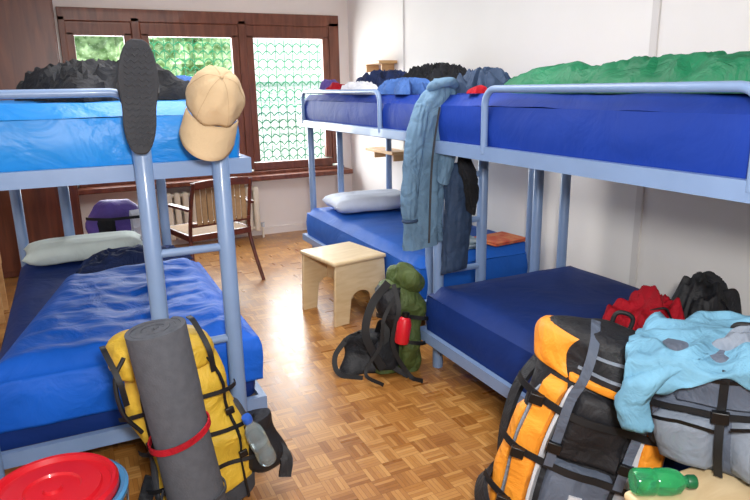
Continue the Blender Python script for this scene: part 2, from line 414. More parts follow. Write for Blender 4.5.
def ug(p0,p1,z0,z1,r=.07):
    p0=Vector((*p0,z0));p1=Vector((*p1,z0)); d=(p1-p0).normalized(); out=[p0]
    a=Vector((p0.x,p0.y,z1)); b=Vector((p1.x,p1.y,z1))
    for k in range(7):
        t=k/6*pi/2; out.append(a+d*(r-r*math.cos(t))+Vector((0,0,-r+r*math.sin(t))))
    for k in range(7):
        t=k/6*pi/2; out.append(b-d*(r-r*math.sin(t))+Vector((0,0,-r+r*math.cos(t))))
    out.append(p1); return out
BR=bunk(1.68,2.80,.78,3.0,'light blue metal bunk bed against the white wall, close by',
  [([.11,1.01],None,0),([.11,.40,.80,1.01],(0,1),1.64)],[ug((1.69,1.12),(1.69,2.40),H2,1.585)],rz=(.30,.58,.86,1.12))
BL=bunk(-.45,.66,2.58,4.84,'light blue metal bunk bed with sandal and cap on its ladder',
  [([.03,.685,.975],(1,2),1.66),([.07,.36,1.0],None,0)],[ug((-.43,2.60),(.22,2.60),H2,1.60)],pr=.034,nearout=.085)
BF=bunk(1.90,2.95,3.38,5.66,'light blue metal bunk bed in the corner near the window',
  [([.11,.92],None,0),([.11,.40,.92],None,0)],[ug((1.91,3.93),(1.91,5.5),H2,1.575)])
def mattress(x0,x1,y0,y1,z0,h,m,label):
    b=B(); w,l=x1-x0,y1-y0
    def top(u,v):
        e=min(min(u,1-u)*w,min(v,1-v)*l); rr=.06
        d=(rr-math.sqrt(max(0,rr*rr-(rr-min(e,rr))**2)))
        x=(u-.5)*w; y=(v-.5)*l
        return Vector((x,y,h-d*.9+.008*noise.noise(Vector((x*4,y*4,z0)))))
    b.grid(top,18,32)
    def side(u,v):
        per=u*2*(w+l)
        if per<w: x,y,n=-w/2+per,-l/2,(0,-1,0)
        elif per<w+l: x,y,n=w/2,-l/2+(per-w),(1,0,0)
        elif per<2*w+l: x,y,n=w/2-(per-w-l),l/2,(0,1,0)
        else: x,y,n=-w/2,l/2-(per-2*w-l),(-1,0,0)
        bul=.012*math.sin(pi*v)+.004*noise.noise(Vector((x*5,y*5,v*3)))*math.sin(pi*v)
        return Vector((x,y,(h-.054)*v))+Vector(n)*bul
    b.grid(side,120,6,closeu=True)
    b.box((0,0,.004),(w-.04,l-.04,.008))
    return solo('mattress',label,'mattress',b,m,((x0+x1)/2,(y0+y1)/2,z0),ang=60)
zb=.017
mattress(1.715,2.765,.82,2.96,H2+zb,.245,M_mnavy,'royal blue mattress on the upper bunk with a green sleeping bag')
mattress(1.715,2.765,.82,2.96,H1+zb,.27,M_mnavy2,'navy blue mattress on the lower bunk beside the backpacks')
mattress(-.415,.625,2.62,4.80,H2+zb,.245,M_sky,'bright blue satin covered mattress on the upper bunk')
mattress(-.415,.625,2.64,4.80,H1+zb,.27,M_mnavy2,'navy mattress on the lower bunk under a sleeping bag')
mattress(1.935,2.915,3.42,5.62,H2+zb,.235,M_mnavy,'navy mattress on the upper bunk near the window')
mattress(1.935,2.915,3.42,5.62,H1+zb,.27,M_mfar,'royal blue mattress on the lower bunk near the window')
ZL=H1+zb+.27; ZU=H2+zb+.245
def drape(x0,x1,y0,y1,top,hl,hr,hn,seed,puff=.05,nx=70,ny=80,skew=0):
    b=B(); off=.018
    def P(u,v):
        Y=(y0-hn)+(y1-y0+hn)*v; xa=x0+skew*max(0,(Y-y0)/(y1-y0))
        X=(xa-hl)+(x1+hr-xa+hl)*u
        ex=0
        if X<x0: ex=x0-X
        if X>x1: ex=X-x1
        ey=max(0,y0-Y)
        q=Vector((X*2.4,Y*2.4,seed)); n1=2*noise.noise(q); rd=1.2-math.sqrt(n1*n1+.04); n2=noise.noise(q*2.7); n3=noise.noise(q*6)
        q_=abs(math.sin((Y+.10*noise.noise(Vector((X*2,Y*2,9))))*pi/.20))**.6
        x=min(max(X,x0-off),x1+off); y=max(Y,y0-off)
        drop=max(ex,ey)
        edge=min(1,max(0,min(X-xa+.0,x1-X,Y-y0,y1-Y)/.1)); edge=math.sin(edge*pi/2)
        z=top+.022+puff*edge*(.40+.34*rd+.22*n2+.08*n3+.10*q_)-max(0,drop-off)
        w=.014*noise.noise(Vector((X*7,Y*7,seed+4)))+.012
        if ex>off: x+= math.copysign(w*min(1,(ex-off)*20),X-(x0+x1)/2)
        if ey>off: y-= w*min(1,(ey-off)*20)
        return (x,y,z)
    b.grid(P,nx,ny); return b
def place_local(o,base):
    base=Vector(base)
    for v in o.data.vertices: v.co-=base
    o.location=base
b=drape(-.43,.632,2.635,4.05,ZL,.0,.05,.22,3,puff=.075,skew=.30,nx=80,ny=130)
sbg=obj_from('sleeping_bag',b,M_sbag,solid=.010,ang=80); tag(sbg,'shiny royal blue sleeping bag spread on the lower bunk','sleeping bag')
place_local(sbg,(.2,3.3,ZL))
solo('blanket','dark navy crumpled blanket on the lower bunk by the pillow','blanket',B().pile(0,0,0,.70,.34,.12,5,rot=.1,fq=8,crisp=.02),M_navyc,(.24,4.24,ZL+.003))
def pillow(loc,w,d,h,rz,m,label,rx=0):
    b=B()
    def P(u,v):
        a=2*u-1;c=2*v-1
        return max((1-a**6)*(1-c**6),0)**.45
    for sgn in(1,-1):
        b.grid(lambda u,v:( (2*u-1)*w/2*(1-.06*(1-(2*v-1)**2)) ,(2*v-1)*d/2*(1-.06*(1-(2*u-1)**2)), h/2+sgn*(h/2)*P(u,v)*(1+.12*noise.noise(Vector((u*4,v*4,sgn)))-.1)),24,18)
    return solo('pillow',label,'pillow',b,m,loc,(rx,0,rz),ang=80)
pillow((.0,4.60,ZL+.004),.76,.36,.15,.03,M_pillow,'pale grey-white pillow on the lower bunk by the wall')
pillow((2.42,5.22,ZL+.004),.80,.5,.16,-.1,M_pillow2,'pale blue-white pillow on the lower bunk near the window')
K=dict(nr=30,na=110,crisp=.003)
solo('jacket','crumpled black jacket lying on the upper bunk','jacket',B().pile(0,0,0,.50,.95,.18,2,rot=.3,fq=10,irr=.5,**K),M_blackcloth,(.12,3.5,ZU+.004))
solo('scarf','blue patterned cloth lying on the upper bunk','cloth',B().pile(0,0,0,.16,.34,.10,12,fq=12,irr=.3,**K),M_bluec,(.52,3.25,ZU+.004))
solo('sleeping_bag','green sleeping bag bunched on the upper bunk','sleeping bag',B().pile(0,0,0,.44,1.82,.13,7,rot=-.02,na=130,nr=26,fq=6,irr=.10,crisp=.03),M_green,(1.98,1.67,ZU+.003))
solo('jacket','dark navy jacket crumpled on the upper bunk end','jacket',B().pile(0,0,0,.28,.26,.12,17,fq=12,irr=.4,**K),M_jnavy,(1.97,2.80,ZU+.003))
solo('shirt','red shirt folded on the upper bunk','shirt',B().pile(0,0,0,.09,.09,.04,21),M_red,(1.79,2.60,ZU+.003))
for nm,lb,ct,x,y,lx,ly,h,sd,m in (
 ('towel','white towel crumpled on the upper bunk near the window','towel',2.05,4.62,.18,.62,.09,31,M_whitec),
 ('jacket','navy jacket piled on the upper bunk near the window','jacket',2.48,4.95,.42,.6,.18,32,M_navyc),
 ('jacket','black jacket heaped on the upper bunk near the window','jacket',2.50,4.15,.42,.60,.20,33,M_blackcloth),
 ('trousers','blue trousers lying along the upper bunk edge','trousers',2.08,3.86,.22,.50,.10,34,M_bluec),
 ('shirt','red shirt poking out of the clothes pile','shirt',2.12,5.15,.2,.22,.09,35,M_red),
 ('scarf','purple cloth on the upper bunk near the window','cloth',2.15,5.42,.22,.20,.12,36,M_purple)):
    solo(nm,lb,ct,B().pile(0,0,0,lx,ly,h,sd,fq=12,irr=.4,**K),m,(x,y,H2+zb+.235+.003))
def folded(w,d,n,t,seed):
    b=B()
    for k in range(n):
        z0=k*t
        b.box((.006*math.sin(k*2+seed),.006*math.cos(k*3),z0+t/2),(w-.01*k,d-.008*k,t*.92),rz=.02*math.sin(k+seed))
    return b
solo('towel','orange and red folded towel lying flat on the lower bunk','towel',folded(.30,.26,2,.016,1),M_orangec,(2.70,3.62,ZL+.004),(0,0,.1),bevel=.007)
solo('towel','grey-blue folded towel on the lower bunk','towel',folded(.28,.26,3,.016,4),M_tealc,(2.37,3.64,ZL+.004),(0,0,-.15),bevel=.007)

# ------------------------------------------------------------ sandal + cap
def sole_outline(L,W,n=64):
    pts=[]
    for k in range(n):
        t=2*pi*k/n; s=math.sin(t); c_=math.cos(t)
        y=math.copysign(abs(c_)**.8,c_)*L/2; f=(y/L+.5)
        wv=W/2*(.84+.16*math.sin((f-.2)*pi*1.2)-.14*math.exp(-((f-.42)/.15)**2))
        pts.append((math.copysign(abs(s)**.6,s)*wv,y))
    return pts
sd=thing('sandal','dark grey rubber sandal hung sole-out on the ladder post','sandal',(.237,2.455,1.58),(0,.07,0))
Rx=Matrix.Rotation(pi/2,3,'X')
part(sd,'sole',B().prism(sole_outline(.40,.142),.028,M=Rx),M_sole,bevel=.006)
tb=B()
for k in range(17):
    z=-.165+k*.0207; wv=.095 if abs(z)<.13 else .08
    tb.tube([(-wv/2+i*wv/8,-.016,z+.005*(-1)**i) for i in range(9)],.003,seg=6)
part(sd,'tread',tb,M_greyd)
part(sd,'strap',B().ribbon(smooth_path([(-.062,.01,.0),(-.055,.05,.03),(0,.075,.05),(.055,.05,.03),(.062,.01,0)],5),.05,.006,lambda p:Vector((p.x,p.y,0))+Vector((0,.01,0))),M_strap)
cp=thing('baseball_cap','khaki beige cotton baseball cap hung over the ladder post','cap',(.51,2.455,1.575),(math.radians(44),math.radians(16),math.radians(-8)))
def dome(u,v):
    th=2*pi*u; ph=v*pi/2; r=.110*(1+.012*abs(math.cos(3*th))*math.cos(ph))
    k=math.cos(ph)**.75
    fr=.012*noise.noise(Vector((math.cos(th)*2,math.sin(th)*2,v*3)))
    return ((r*k*.96+fr)*math.cos(th),(r*k*1.10+fr)*math.sin(th),.135*math.sin(ph)-.03)
part(cp,'crown',B().grid(dome,48,14,closeu=True),M_cap,solid=.003,ang=80)
def brim(u,v):
    a=(-1+2*u)*1.15; x=.108*math.sin(a); y=-.118*math.cos(a)
    cc=math.cos(a*1.2); ext=.12*v*(cc**.55 if cc>0 else 0)
    return (x*(1+.06*v),y-ext,-.03-.06*v-.055*(x/.118)**2*(.3+.7*v))
part(cp,'brim',B().grid(brim,24,8),M_cap,solid=.005,ang=80)
part(cp,'button',B().ell((0,0,.107),(.008,.008,.005),12,6),M_cap)
for k in range(6):
    th=pi*k/3
    part(cp,'seam',B().tube([tuple(Vector(dome(th/2/pi,v/10))*1.004) for v in range(11)],.0009,seg=5),M_seam)

# ------------------------------------------------------------ bucket
bk=thing('bucket','pale blue plastic bin with bright red lid','bucket',(-.19,2.03,0))
part(bk,'body',B().lathe([(0,0),(.175,0),(.182,.01),(.204,.34),(.222,.345),(.224,.36),(.214,.365),(.2,.36),(.195,.34)],48),M_bluep)
part(bk,'lid',B().lathe([(.190,.355),(.196,.36),(.197,.385),(.189,.396),(.178,.394),(.171,.378),(.148,.377),(.143,.388),(.085,.389),(.08,.381),(.03,.381),(.026,.392),(0,.392)],56),M_redp)
part(bk,'handle',B().tube([(.216*math.cos(a),-.216*math.sin(a)*.99-.006,.32-.13*math.sin(a)) for a in [pi*k/20 for k in range(21)]],.004,seg=8),M_metal)

# ------------------------------------------------------------ backpack toolkit
class Body:
    def __init__(s,w,d,h,n=3.2,prof=None,lean=(0,0),seed=0,amp=.012):
        s.w,s.d,s.h,s.n=w,d,h,n; s.prof=prof or (lambda t:1); s.lean=lean; s.seed=seed; s.amp=amp
    def S(s,th,t,off=0):
        p=s.prof(t); c,sn=math.cos(th),math.sin(th); e=2/s.n
        x=(s.w/2)*p*math.copysign(abs(c)**e,c); y=(s.d/2)*p*math.copysign(abs(sn)**e,sn)
        N=Vector((x/(s.w/2)**2,y/(s.d/2)**2,0)); N=N.normalized() if N.length else Vector((0,0,1))
        a=s.amp*(noise.noise(Vector((x*7,y*7,t*s.h*6+s.seed)))*1.3)
        return Vector((x+s.lean[0]*t*t,y+s.lean[1]*t*t,t*s.h))+N*(off+a)
    def mesh(s,nu=48,nv=24):
        b=B(); b.grid(lambda u,v:s.S(2*pi*u,v),nu,nv,closeu=True)
        for t in(0,1):
            c=Vector((s.lean[0]*t,s.lean[1]*t,t*s.h))
            ring=[s.S(2*pi*k/nu,t) for k in range(nu)]
            b.add(ring+[c],[(k,(k+1)%nu,nu) for k in range(nu)])
        return b
    def patch(s,th0,th1,t0,t1,off,nu=10,nv=14,b=None):
        b=b or B(); f0=th0 if callable(th0) else (lambda t:th0); f1=th1 if callable(th1) else (lambda t:th1)
        def P(u,v):
            t=t0+(t1-t0)*v; th=f0(t)+(f1(t)-f0(t))*u
            e=min(u,1-u,v,1-v); o=off if e>1e-6 else -.004
            return s.S(th,t,o)
        b.grid(P,nu,nv); return b
    def strap(s,pts,w=.022,off=.012,th=.004):
        b=B(); out=[]
        for (a,t0),(c,t1) in zip(pts[:-1],pts[1:]):
            for k in range(8):
                f=k/8; out.append(s.S(a+(c-a)*f,t0+(t1-t0)*f,off))
        out.append(s.S(*pts[-1],off)); ax=s.lean
        b.ribbon(out,w,th,lambda p:Vector((p.x-ax[0]*p.z/s.h,p.y-ax[1]*p.z/s.h,0))); return b
F=-pi/2
def rprof(lo=.85,hi=.8,e=.12):
    def f(t):
        a=1.0
        if t<e: a=lo+(1-lo)*math.sqrt(1-(1-t/e)**2)
        if t>1-e: a=hi+(1-hi)*math.sqrt(max(0,1-((t-1+e)/e)**2))
        return a
    return f
def lid(T,w,d,z,h,m,cx=0,cy=0,tilt=0,name='top_lid',ry=0):
    M=Matrix.Rotation(ry,3,'Y')@Matrix.Rotation(tilt,3,'X')
    return part(T,name,B().ell((cx,cy,z),(w/2,d/2,h/2),36,18,M=M,e=.6,amp=.14,seed=z*9,fq=9),m,ang=80)
def buckle(p,s=.02): return B().box(p,(s*1.3,s*.6,s))

# ---- yellow backpack with mat
YP=thing('backpack','mustard yellow and black hiking backpack on the floor','backpack',(.34,2.29,0),(math.radians(-5),math.radians(-9),math.radians(6)))
yb=Body(.39,.20,.64,2.6,rprof(.8,.8,.2),seed=3,amp=.04)
part(YP,'body',yb.mesh(),M_yellow,ang=80)
part(YP,'side_panel',yb.patch(F+1.05,F+1.7,.08,.62,.010),M_greyd,label='dark grey mesh side panel')
part(YP,'side_panel',yb.patch(F-1.8,F-1.1,.08,.5,.010),M_greyd,label='dark grey mesh side panel')
part(YP,'front_pocket',yb.patch(F-.7,F+.75,.1,.5,.03),M_yellow,ang=80)
lid(YP,.38,.24,.675,.15,M_yellow,cx=-.02,tilt=.1,ry=.18)
part(YP,'bottom_panel',yb.patch(F-1.5,F+1.5,.0,.1,.01),M_greyd)
parts(YP,'compression_strap',[yb.strap([(F-1.5,t),(F-.4,t+.04),(F+.5,t),(F+1.5,t-.05)],off=.036,w=.016) for t in(.28,.52,.76)]+[yb.strap([(F+a,.02),(F+a,.5),(F+a,.98)],off=.032,w=.016) for a in(-.72,.55)],M_strap)
for a in(-.72,.55): part(YP,'lid_strap',B().ribbon(smooth_path([(a*.25-.02,-.13,.57),(a*.25-.02,-.15,.67),(a*.25-.03,-.08,.76),(a*.25-.03,0,.765)],6),.02,.004,(0,-1,.3)),M_strap)
part(YP,'lid_strap',B().tube(smooth_path([(-.16,-.1,.73),(-.21,-.12,.67),(-.22,-.13,.55),(-.18,-.12,.45)],6),.008,seg=8),M_strap)
parts(YP,'buckle',[buckle(yb.S(F+a,t,.045),.026) for a,t in((-.72,.62),(.55,.62),(-.72,.3),(.55,.33))],M_plastic,bevel=.003)
part(YP,'hip_belt',B().ribbon(smooth_path([(.19,.02,.2),(.26,-.06,.17),(.30,-.11,.1),(.27,-.13,.03)],6),.05,.012,(0,-1,.2)),M_black)
part(YP,'hip_belt',B().ribbon(smooth_path([(-.19,.02,.2),(-.25,-.08,.15),(-.26,-.12,.08),(-.20,-.13,.04)],6),.05,.012,(0,-1,.2)),M_black)
pk=Body(.16,.12,.22,2.4,rprof(.8,.9,.2),seed=8,amp=.04)
part(YP,'side_pocket',pk.mesh(24,12).shift((.255,-.04,.07)),M_black,ang=80)
rm=thing('rolled_mat','rolled dark grey foam sleeping mat strapped upright to backpack','sleeping mat',(.265,2.06,.015),(math.radians(-2),math.radians(-6.5),0))
def spiral():
    b=B(); n=150; R0,R1=.018,.106; pts=[]
    for k in range(n+1):
        a=2*pi*5*k/n; r=R0+(R1-R0)*k/n; pts.append((r*math.cos(a+.8),r*math.sin(a+.8)))
    th=.0165; vs=[];fs=[]
    for i,(x,y) in enumerate(pts):
        q=Vector((x,y)); nn=q.normalized()
        for s,z in((0,0),(1,0),(1,.2),(1,.4),(1,.6),(1,.83),(0,.83)):
            p=q-nn*th*(1-s)
            if s and 0<z<.8: p=p*(1+.03*noise.noise(Vector((p.x*14,p.y*14,z*6)))-(.05 if z==.4 else 0))
            vs.append((p.x,p.y,z+.008*noise.noise(Vector((i*.1,z,0)))))
    for i in range(n):
        for k in range(7): fs.append((i*7+k,i*7+(k+1)%7,i*7+7+(k+1)%7,i*7+7+k))
    fs+=[tuple(range(7)),tuple(n*7+6-k for k in range(7))]
    return b.add(vs,fs)
part(rm,'foam_roll',spiral(),M_grey,ang=50)
def band(z,r,m,w,name,tilt=0):
    pts=[(r*math.cos(2*pi*k/40),r*math.sin(2*pi*k/40),z+tilt*math.cos(2*pi*k/40)) for k in range(40)]
    b=B(); vs=[];fs=[]
    for p in pts:
        n=Vector((p[0],p[1],0)).normalized()
        for s,dz in((0,-w/2),(1,-w/2),(1,w/2),(0,w/2)): vs.append(Vector(p)+n*.006*s+Vector((0,0,dz)))
    for i in range(40):
        for k in range(4): j=(i+1)%40; fs.append((i*4+k,i*4+(k+1)%4,j*4+(k+1)%4,j*4+k))
    b.add(vs,fs); part(rm,name,b,m)
band(.44,.104,M_red,.022,'red_strap',.02)
band(.20,.107,M_greyd,.012,'cord',-.01)
wb=thing('water_bottle','clear plastic water bottle with blue cap in pack pocket','bottle',(.545,2.17,.19),(math.radians(5),math.radians(-20),0))
part(wb,'body',B().lathe([(0,0),(.033,0),(.037,.01),(.037,.06),(.034,.07),(.037,.08),(.037,.14),(.032,.17),(.016,.20),(.016,.215)],24),M_clear)
part(wb,'water',B().lathe([(0,.004),(.031,.004),(.034,.06),(.031,.07),(.034,.08),(.034,.10),(0,.10)],20),M_clear)
part(wb,'cap',B().lathe([(.018,.21),(.019,.212),(.019,.232),(.017,.238),(0,.238)],20),M_bcap)

# ---- orange backpack
OP=thing('backpack','orange, black and pale grey hiking backpack by the bunk','backpack',(1.42,1.53,0),(math.radians(-3),math.radians(14),math.radians(-42)))
ob=Body(.50,.24,.68,2.5,rprof(.85,.90,.2),seed=5,amp=.026)
part(OP,'body',ob.mesh(),M_black,ang=80)
bow=lambda a,b_,c_=0:(lambda t:F+a+b_*math.sin(pi*t)+c_*t)
for s in(-1,1):
    e0,e1=(bow(s*1.62,0),bow(s*1.10,s*.06)) if s<0 else (bow(s*1.10,s*.06),bow(s*1.62,0))
    part(OP,'side_panel',ob.patch(e0,e1,.04,.70 if s<0 else .97,.016),M_orange,label='orange side panel')
    def pr_(a0,a1,bw,t0,t1,off,nm,mm,lb,nu=10):
        a,b2=sorted((s*a0,s*a1)); part(OP,nm,ob.patch(bow(a,s*bw),bow(b2,s*bw),t0,t1,off,nu=nu,nv=26),mm,ang=80,label=lb)
    pr_(.40,.86,.14,.05,.92,.034,'front_panel',M_orange,'broad curved orange front panel')
    pr_(.30,.40,.14,.05,.92,.036,'reflective_stripe',M_white,'pale grey curved stripe',4)
    pr_(.90,1.0,.10,.05,.84,.024,'reflective_stripe',M_gbag2,'grey curved stripe',4)
part(OP,'centre_pocket',ob.patch(bow(-.24,-.12),bow(.24,.12),.06,.52,.046,nv=20),M_gbag,ang=80,label='dark grey centre pocket')
part(OP,'centre_mesh',ob.patch(bow(-.24,-.12),bow(.24,.12),.54,.92,.036,nv=20),M_black,ang=80)
part(OP,'logo_patch',ob.patch(F-.08,F+.08,.34,.42,.052,nu=4,nv=4),M_white)
part(OP,'bottom_panel',ob.patch(F-1.6,F+1.6,0,.07,.014),M_greyd)
lb=Body(.50,.32,.19,2.3,rprof(.82,.45,.55),seed=25,amp=.045)
part(OP,'top_lid',lb.mesh().shift((0,-.015,.63)),M_black,ang=80)
part(OP,'lid_trim',lb.patch(bow(.42,.2),F+2.4,.04,.90,.012,nu=16).shift((0,-.015,.63)),M_orange,ang=80,label='orange lid corner')
part(OP,'lid_trim',lb.patch(F-2.4,bow(-.55,-.2),.04,.82,.012,nu=16).shift((0,-.015,.63)),M_orange,ang=80,label='orange lid corner')
part(OP,'lid_trim',lb.patch(F-.65,F+.55,.04,.22,.012,nu=16,nv=6).shift((0,-.015,.63)),M_orange,ang=80,label='orange lid front band')
parts(OP,'lid_zip',[lb.strap([(F-.5,.36),(F+.4,.38)],off=.012,w=.010).shift((0,-.015,.63)),lb.strap([(F-.3,.66),(F+.3,.68)],off=.010,w=.010).shift((0,-.015,.63))],M_gbag2)
parts(OP,'compression_strap',[ob.strap([(F-1.5,t+.03),(F-.45,t),(F+.45,t),(F+1.5,t+.03)],off=.050,w=.026) for t in(.20,.50,.80)],M_strap)
parts(OP,'compression_strap',[B().ribbon(smooth_path([tuple(ob.S(F+a,.50,.056)),tuple(ob.S(F+a,.70,.056)),tuple(ob.S(F+a,.88,.056)),(a*.3,-.19,.69),(a*.3,-.155,.79),(a*.3,-.02,.83)],6),.030,.005,(0,-1,.3)) for a in(-.34,.34)],M_gbag)
parts(OP,'buckle',[buckle(ob.S(F+a,t,.062),.036) for a,t in((-.34,.62),(.34,.62),(-.8,.5),(.8,.5),(.8,.2),(-.8,.2),(-.8,.8),(.8,.8))],M_plastic,bevel=.003)
part(OP,'haul_loop',B().tube(smooth_path([(-.03,.1,.78),(-.03,.1,.84),(0,.1,.855),(.03,.1,.84),(.03,.1,.78)],5),.008),M_strap)
part(OP,'shoulder_strap',B().ribbon(smooth_path([(-.14,.1,.72),(-.22,.12,.60),(-.27,.1,.45),(-.26,.06,.25),(-.2,.02,.1)],6),.055,.016,(-1,-.5,.1)),M_black)
part(OP,'hip_belt',B().ribbon(smooth_path([(-.22,.08,.12),(-.28,.02,.14),(-.29,-.05,.10),(-.25,-.12,.05)],6),.07,.018,(-1,-.3,.2)),M_black)

rs=thing('stuff_sack','red crumpled nylon sack on the lower bunk','sack',(2.19,1.86,ZL+.002))
part(rs,'body',B().pile(0,0,0,.32,.26,.22,3,fq=8,irr=.3,nr=26,na=96,crisp=.008),M_red,ang=80)
part(rs,'drawstring',B().tube(smooth_path([(-.03,-.05,.14),(0,-.10,.16),(.04,-.10,.11),(.07,-.12,.06)],5),.005),M_strap)
bs_=thing('stuff_sack','black crumpled nylon sack on the lower bunk','sack',(2.49,1.82,ZL+.002))
part(bs_,'body',B().pile(0,0,0,.30,.26,.24,9,fq=8,irr=.25,nr=26,na=96,crisp=.008),M_black,ang=80)
part(bs_,'drawstring',B().tube(smooth_path([(-.03,-.05,.15),(0,-.10,.16),(.05,-.10,.11),(.08,-.12,.06)],5),.005),M_strap)

# ---- stools: bent plywood, solid side panels with an arched cut-out
def stool(loc,rz,w,d,h,label,L_=.12,fl=.02):
    T=thing('stool',label,'stool',loc,(0,0,rz))
    part(T,'seat',B().box((0,0,h-.015),(w+.02,d+.01,.030)),M_birch,bevel=.012)
    for s in(-1,1):
        W=w-.01; pts=[(-W/2-fl,0),(-W/2+L_-fl,0)]
        for k in range(13):
            a=pi-pi*k/12; pts.append(((W/2-L_)*math.cos(a),h*.34+ .07*math.sin(a)))
        pts+=[(W/2-L_+fl,0),(W/2+fl,0),(W/2,h-.031),(-W/2,h-.031)]
        M=Matrix(((1,0,0),(0,0,1),(0,1,0)))
        part(T,'side_panel',B().prism(pts,.024,M=M,c=(0,s*(d/2-.014),0)),M_birch,bevel=.005)
    part(T,'stretcher',B().box((0,0,h*.62),(.022,d-.056,.12)),M_birch,bevel=.004)
    return T
stool((1.665,4.08,0),math.radians(10),.42,.47,.46,'pale bent plywood stool beside the bunk near the window')
stool((1.46,.985,0),0,.38,.20,.505,'pale wooden stool carrying a grey backpack',L_=.08,fl=.005)
GP=thing('backpack','bulky grey backpack with zips and pockets set on a stool','backpack',(1.68,1.05,.512),(0,math.radians(-3),math.radians(-54)))
gb=Body(.50,.28,.36,2.6,rprof(.88,.85,.25),seed=11,amp=.035)
part(GP,'body',gb.mesh(),M_gbag,ang=80)
part(GP,'front_pocket',gb.patch(F-.05,F+.85,.05,.55,.045),M_gbag2,ang=80)
part(GP,'front_pocket',gb.patch(F-.9,F-.15,.05,.50,.040),M_gbag2,ang=80)
part(GP,'front_pocket',gb.patch(F-.7,F+.7,.60,.9,.03),M_gbag,ang=80)
part(GP,'side_panel',gb.patch(F-1.6,F-1.0,.05,.8,.015),M_black,ang=80)
parts(GP,'zip',[gb.strap([(F-.05,.50),(F+.3,.54),(F+.85,.50)],off=.052,w=.009),gb.strap([(F-.9,.46),(F-.5,.48),(F-.15,.46)],off=.047,w=.009),gb.strap([(F-.65,.84),(F,.86),(F+.65,.84)],off=.036,w=.009),gb.strap([(F+.05,.2),(F+.3,.22),(F+.75,.2)],off=.050,w=.006)],M_plastic)
parts(GP,'compression_strap',[gb.strap([(F-.12,.03),(F-.12,.6),(F-.10,.95)],off=.034),gb.strap([(F+.95,.1),(F+.95,.6),(F+.9,.95)],off=.03),gb.strap([(F-1.5,.56),(F-.1,.56),(F+1.4,.58)],off=.032,w=.018)],M_strap)
parts(GP,'buckle',[buckle(gb.S(F-.12,.57,.045),.034),buckle(gb.S(F+.95,.55,.04),.03)],M_plastic,bevel=.003)
part(GP,'haul_loop',B().tube(smooth_path([(-.03,.05,.34),(-.03,.05,.39),(0,.05,.40),(.03,.05,.39),(.03,.05,.34)],5),.008),M_strap)
def drapeover(w,d,h,fl,seed,nu=60,nv=50,amp=.03,fr=None):
    b=B(); fr=fl if fr is None else fr
    def P(u,v):
        X=-(w/2+fr)+u*(w+fr+fl); Y=-(d/2+fr*.75)+v*(d+fr*.75+fl)
        irr=1+.30*noise.noise(Vector((u*3,v*3,seed)))
        X*=irr; Y*=irr
        ex=max(0,abs(X)-w/2); ey=max(0,abs(Y)-d/2); dr=math.hypot(ex,ey)
        n0=2*noise.noise(Vector((X*9,Y*9,seed))); n1=1-2*math.sqrt(n0*n0*.25+.006)
        n2=noise.noise(Vector((X*16,Y*16,seed)))
        x=math.copysign(min(abs(X),w/2)+min(ex,.03)+.10*ex,X); y=math.copysign(min(abs(Y),d/2)+min(ey,.03)+.10*ey,Y)
        z=h+amp*n1+.010*n2-max(0,dr-.02)*.95
        if dr>.03:
            k=amp*.7*n1
            x+=k*ex/(dr+1e-6)*(1 if X>0 else -1); y+=k*ey/(dr+1e-6)*(1 if Y>0 else -1)
        return (x,y,z)
    b.grid(P,nu,nv); return b
TJ=thing('jacket','light blue and grey rain jacket draped over the grey backpack','jacket',(1.68,1.07,.848),(0,math.radians(-8),math.radians(-54)))
part(TJ,'shell',drapeover(.50,.30,.03,.08,6,amp=.036,nu=80,nv=66,fr=.17),M_teal,solid=.006,ang=80)
def slv(u,v):
    th=2*pi*u; pth=smooth_path([(-.14,-.16,.04),(-.24,-.20,-.02),(-.285,-.21,-.09),(-.275,-.21,-.17)],6); i=int(v*(len(pth)-1)); c=pth[i]
    r=.056-.012*v; r*=1+.25*noise.noise(Vector((math.cos(th)*2,math.sin(th)*2,v*7)))
    return c+Vector((math.cos(th)*r,math.sin(th)*r*.6,0.0))
part(TJ,'sleeve',B().grid(slv,20,18,closeu=True),M_teal,ang=80,solid=.004)
part(TJ,'lining',B().pile(.06,-.04,.025,.30,.18,.055,14,fq=12,irr=.4,nr=24,na=90,crisp=.008),M_gbag2,ang=80)
gbt=thing('drink_bottle','green translucent plastic drink bottle lying on the stool','bottle',(1.272,1.07,.5425),(math.radians(90),0,math.radians(63)))
part(gbt,'body',B().lathe([(0,0),(.032,0),(.037,.008),(.037,.05),(.034,.058),(.037,.066),(.037,.10),(.032,.122),(.015,.14),(.015,.15)],28),M_bgreen)
part(gbt,'cap',B().lathe([(.017,.146),(.019,.15),(.019,.167),(.016,.171),(0,.171)],20),M_dgreen)

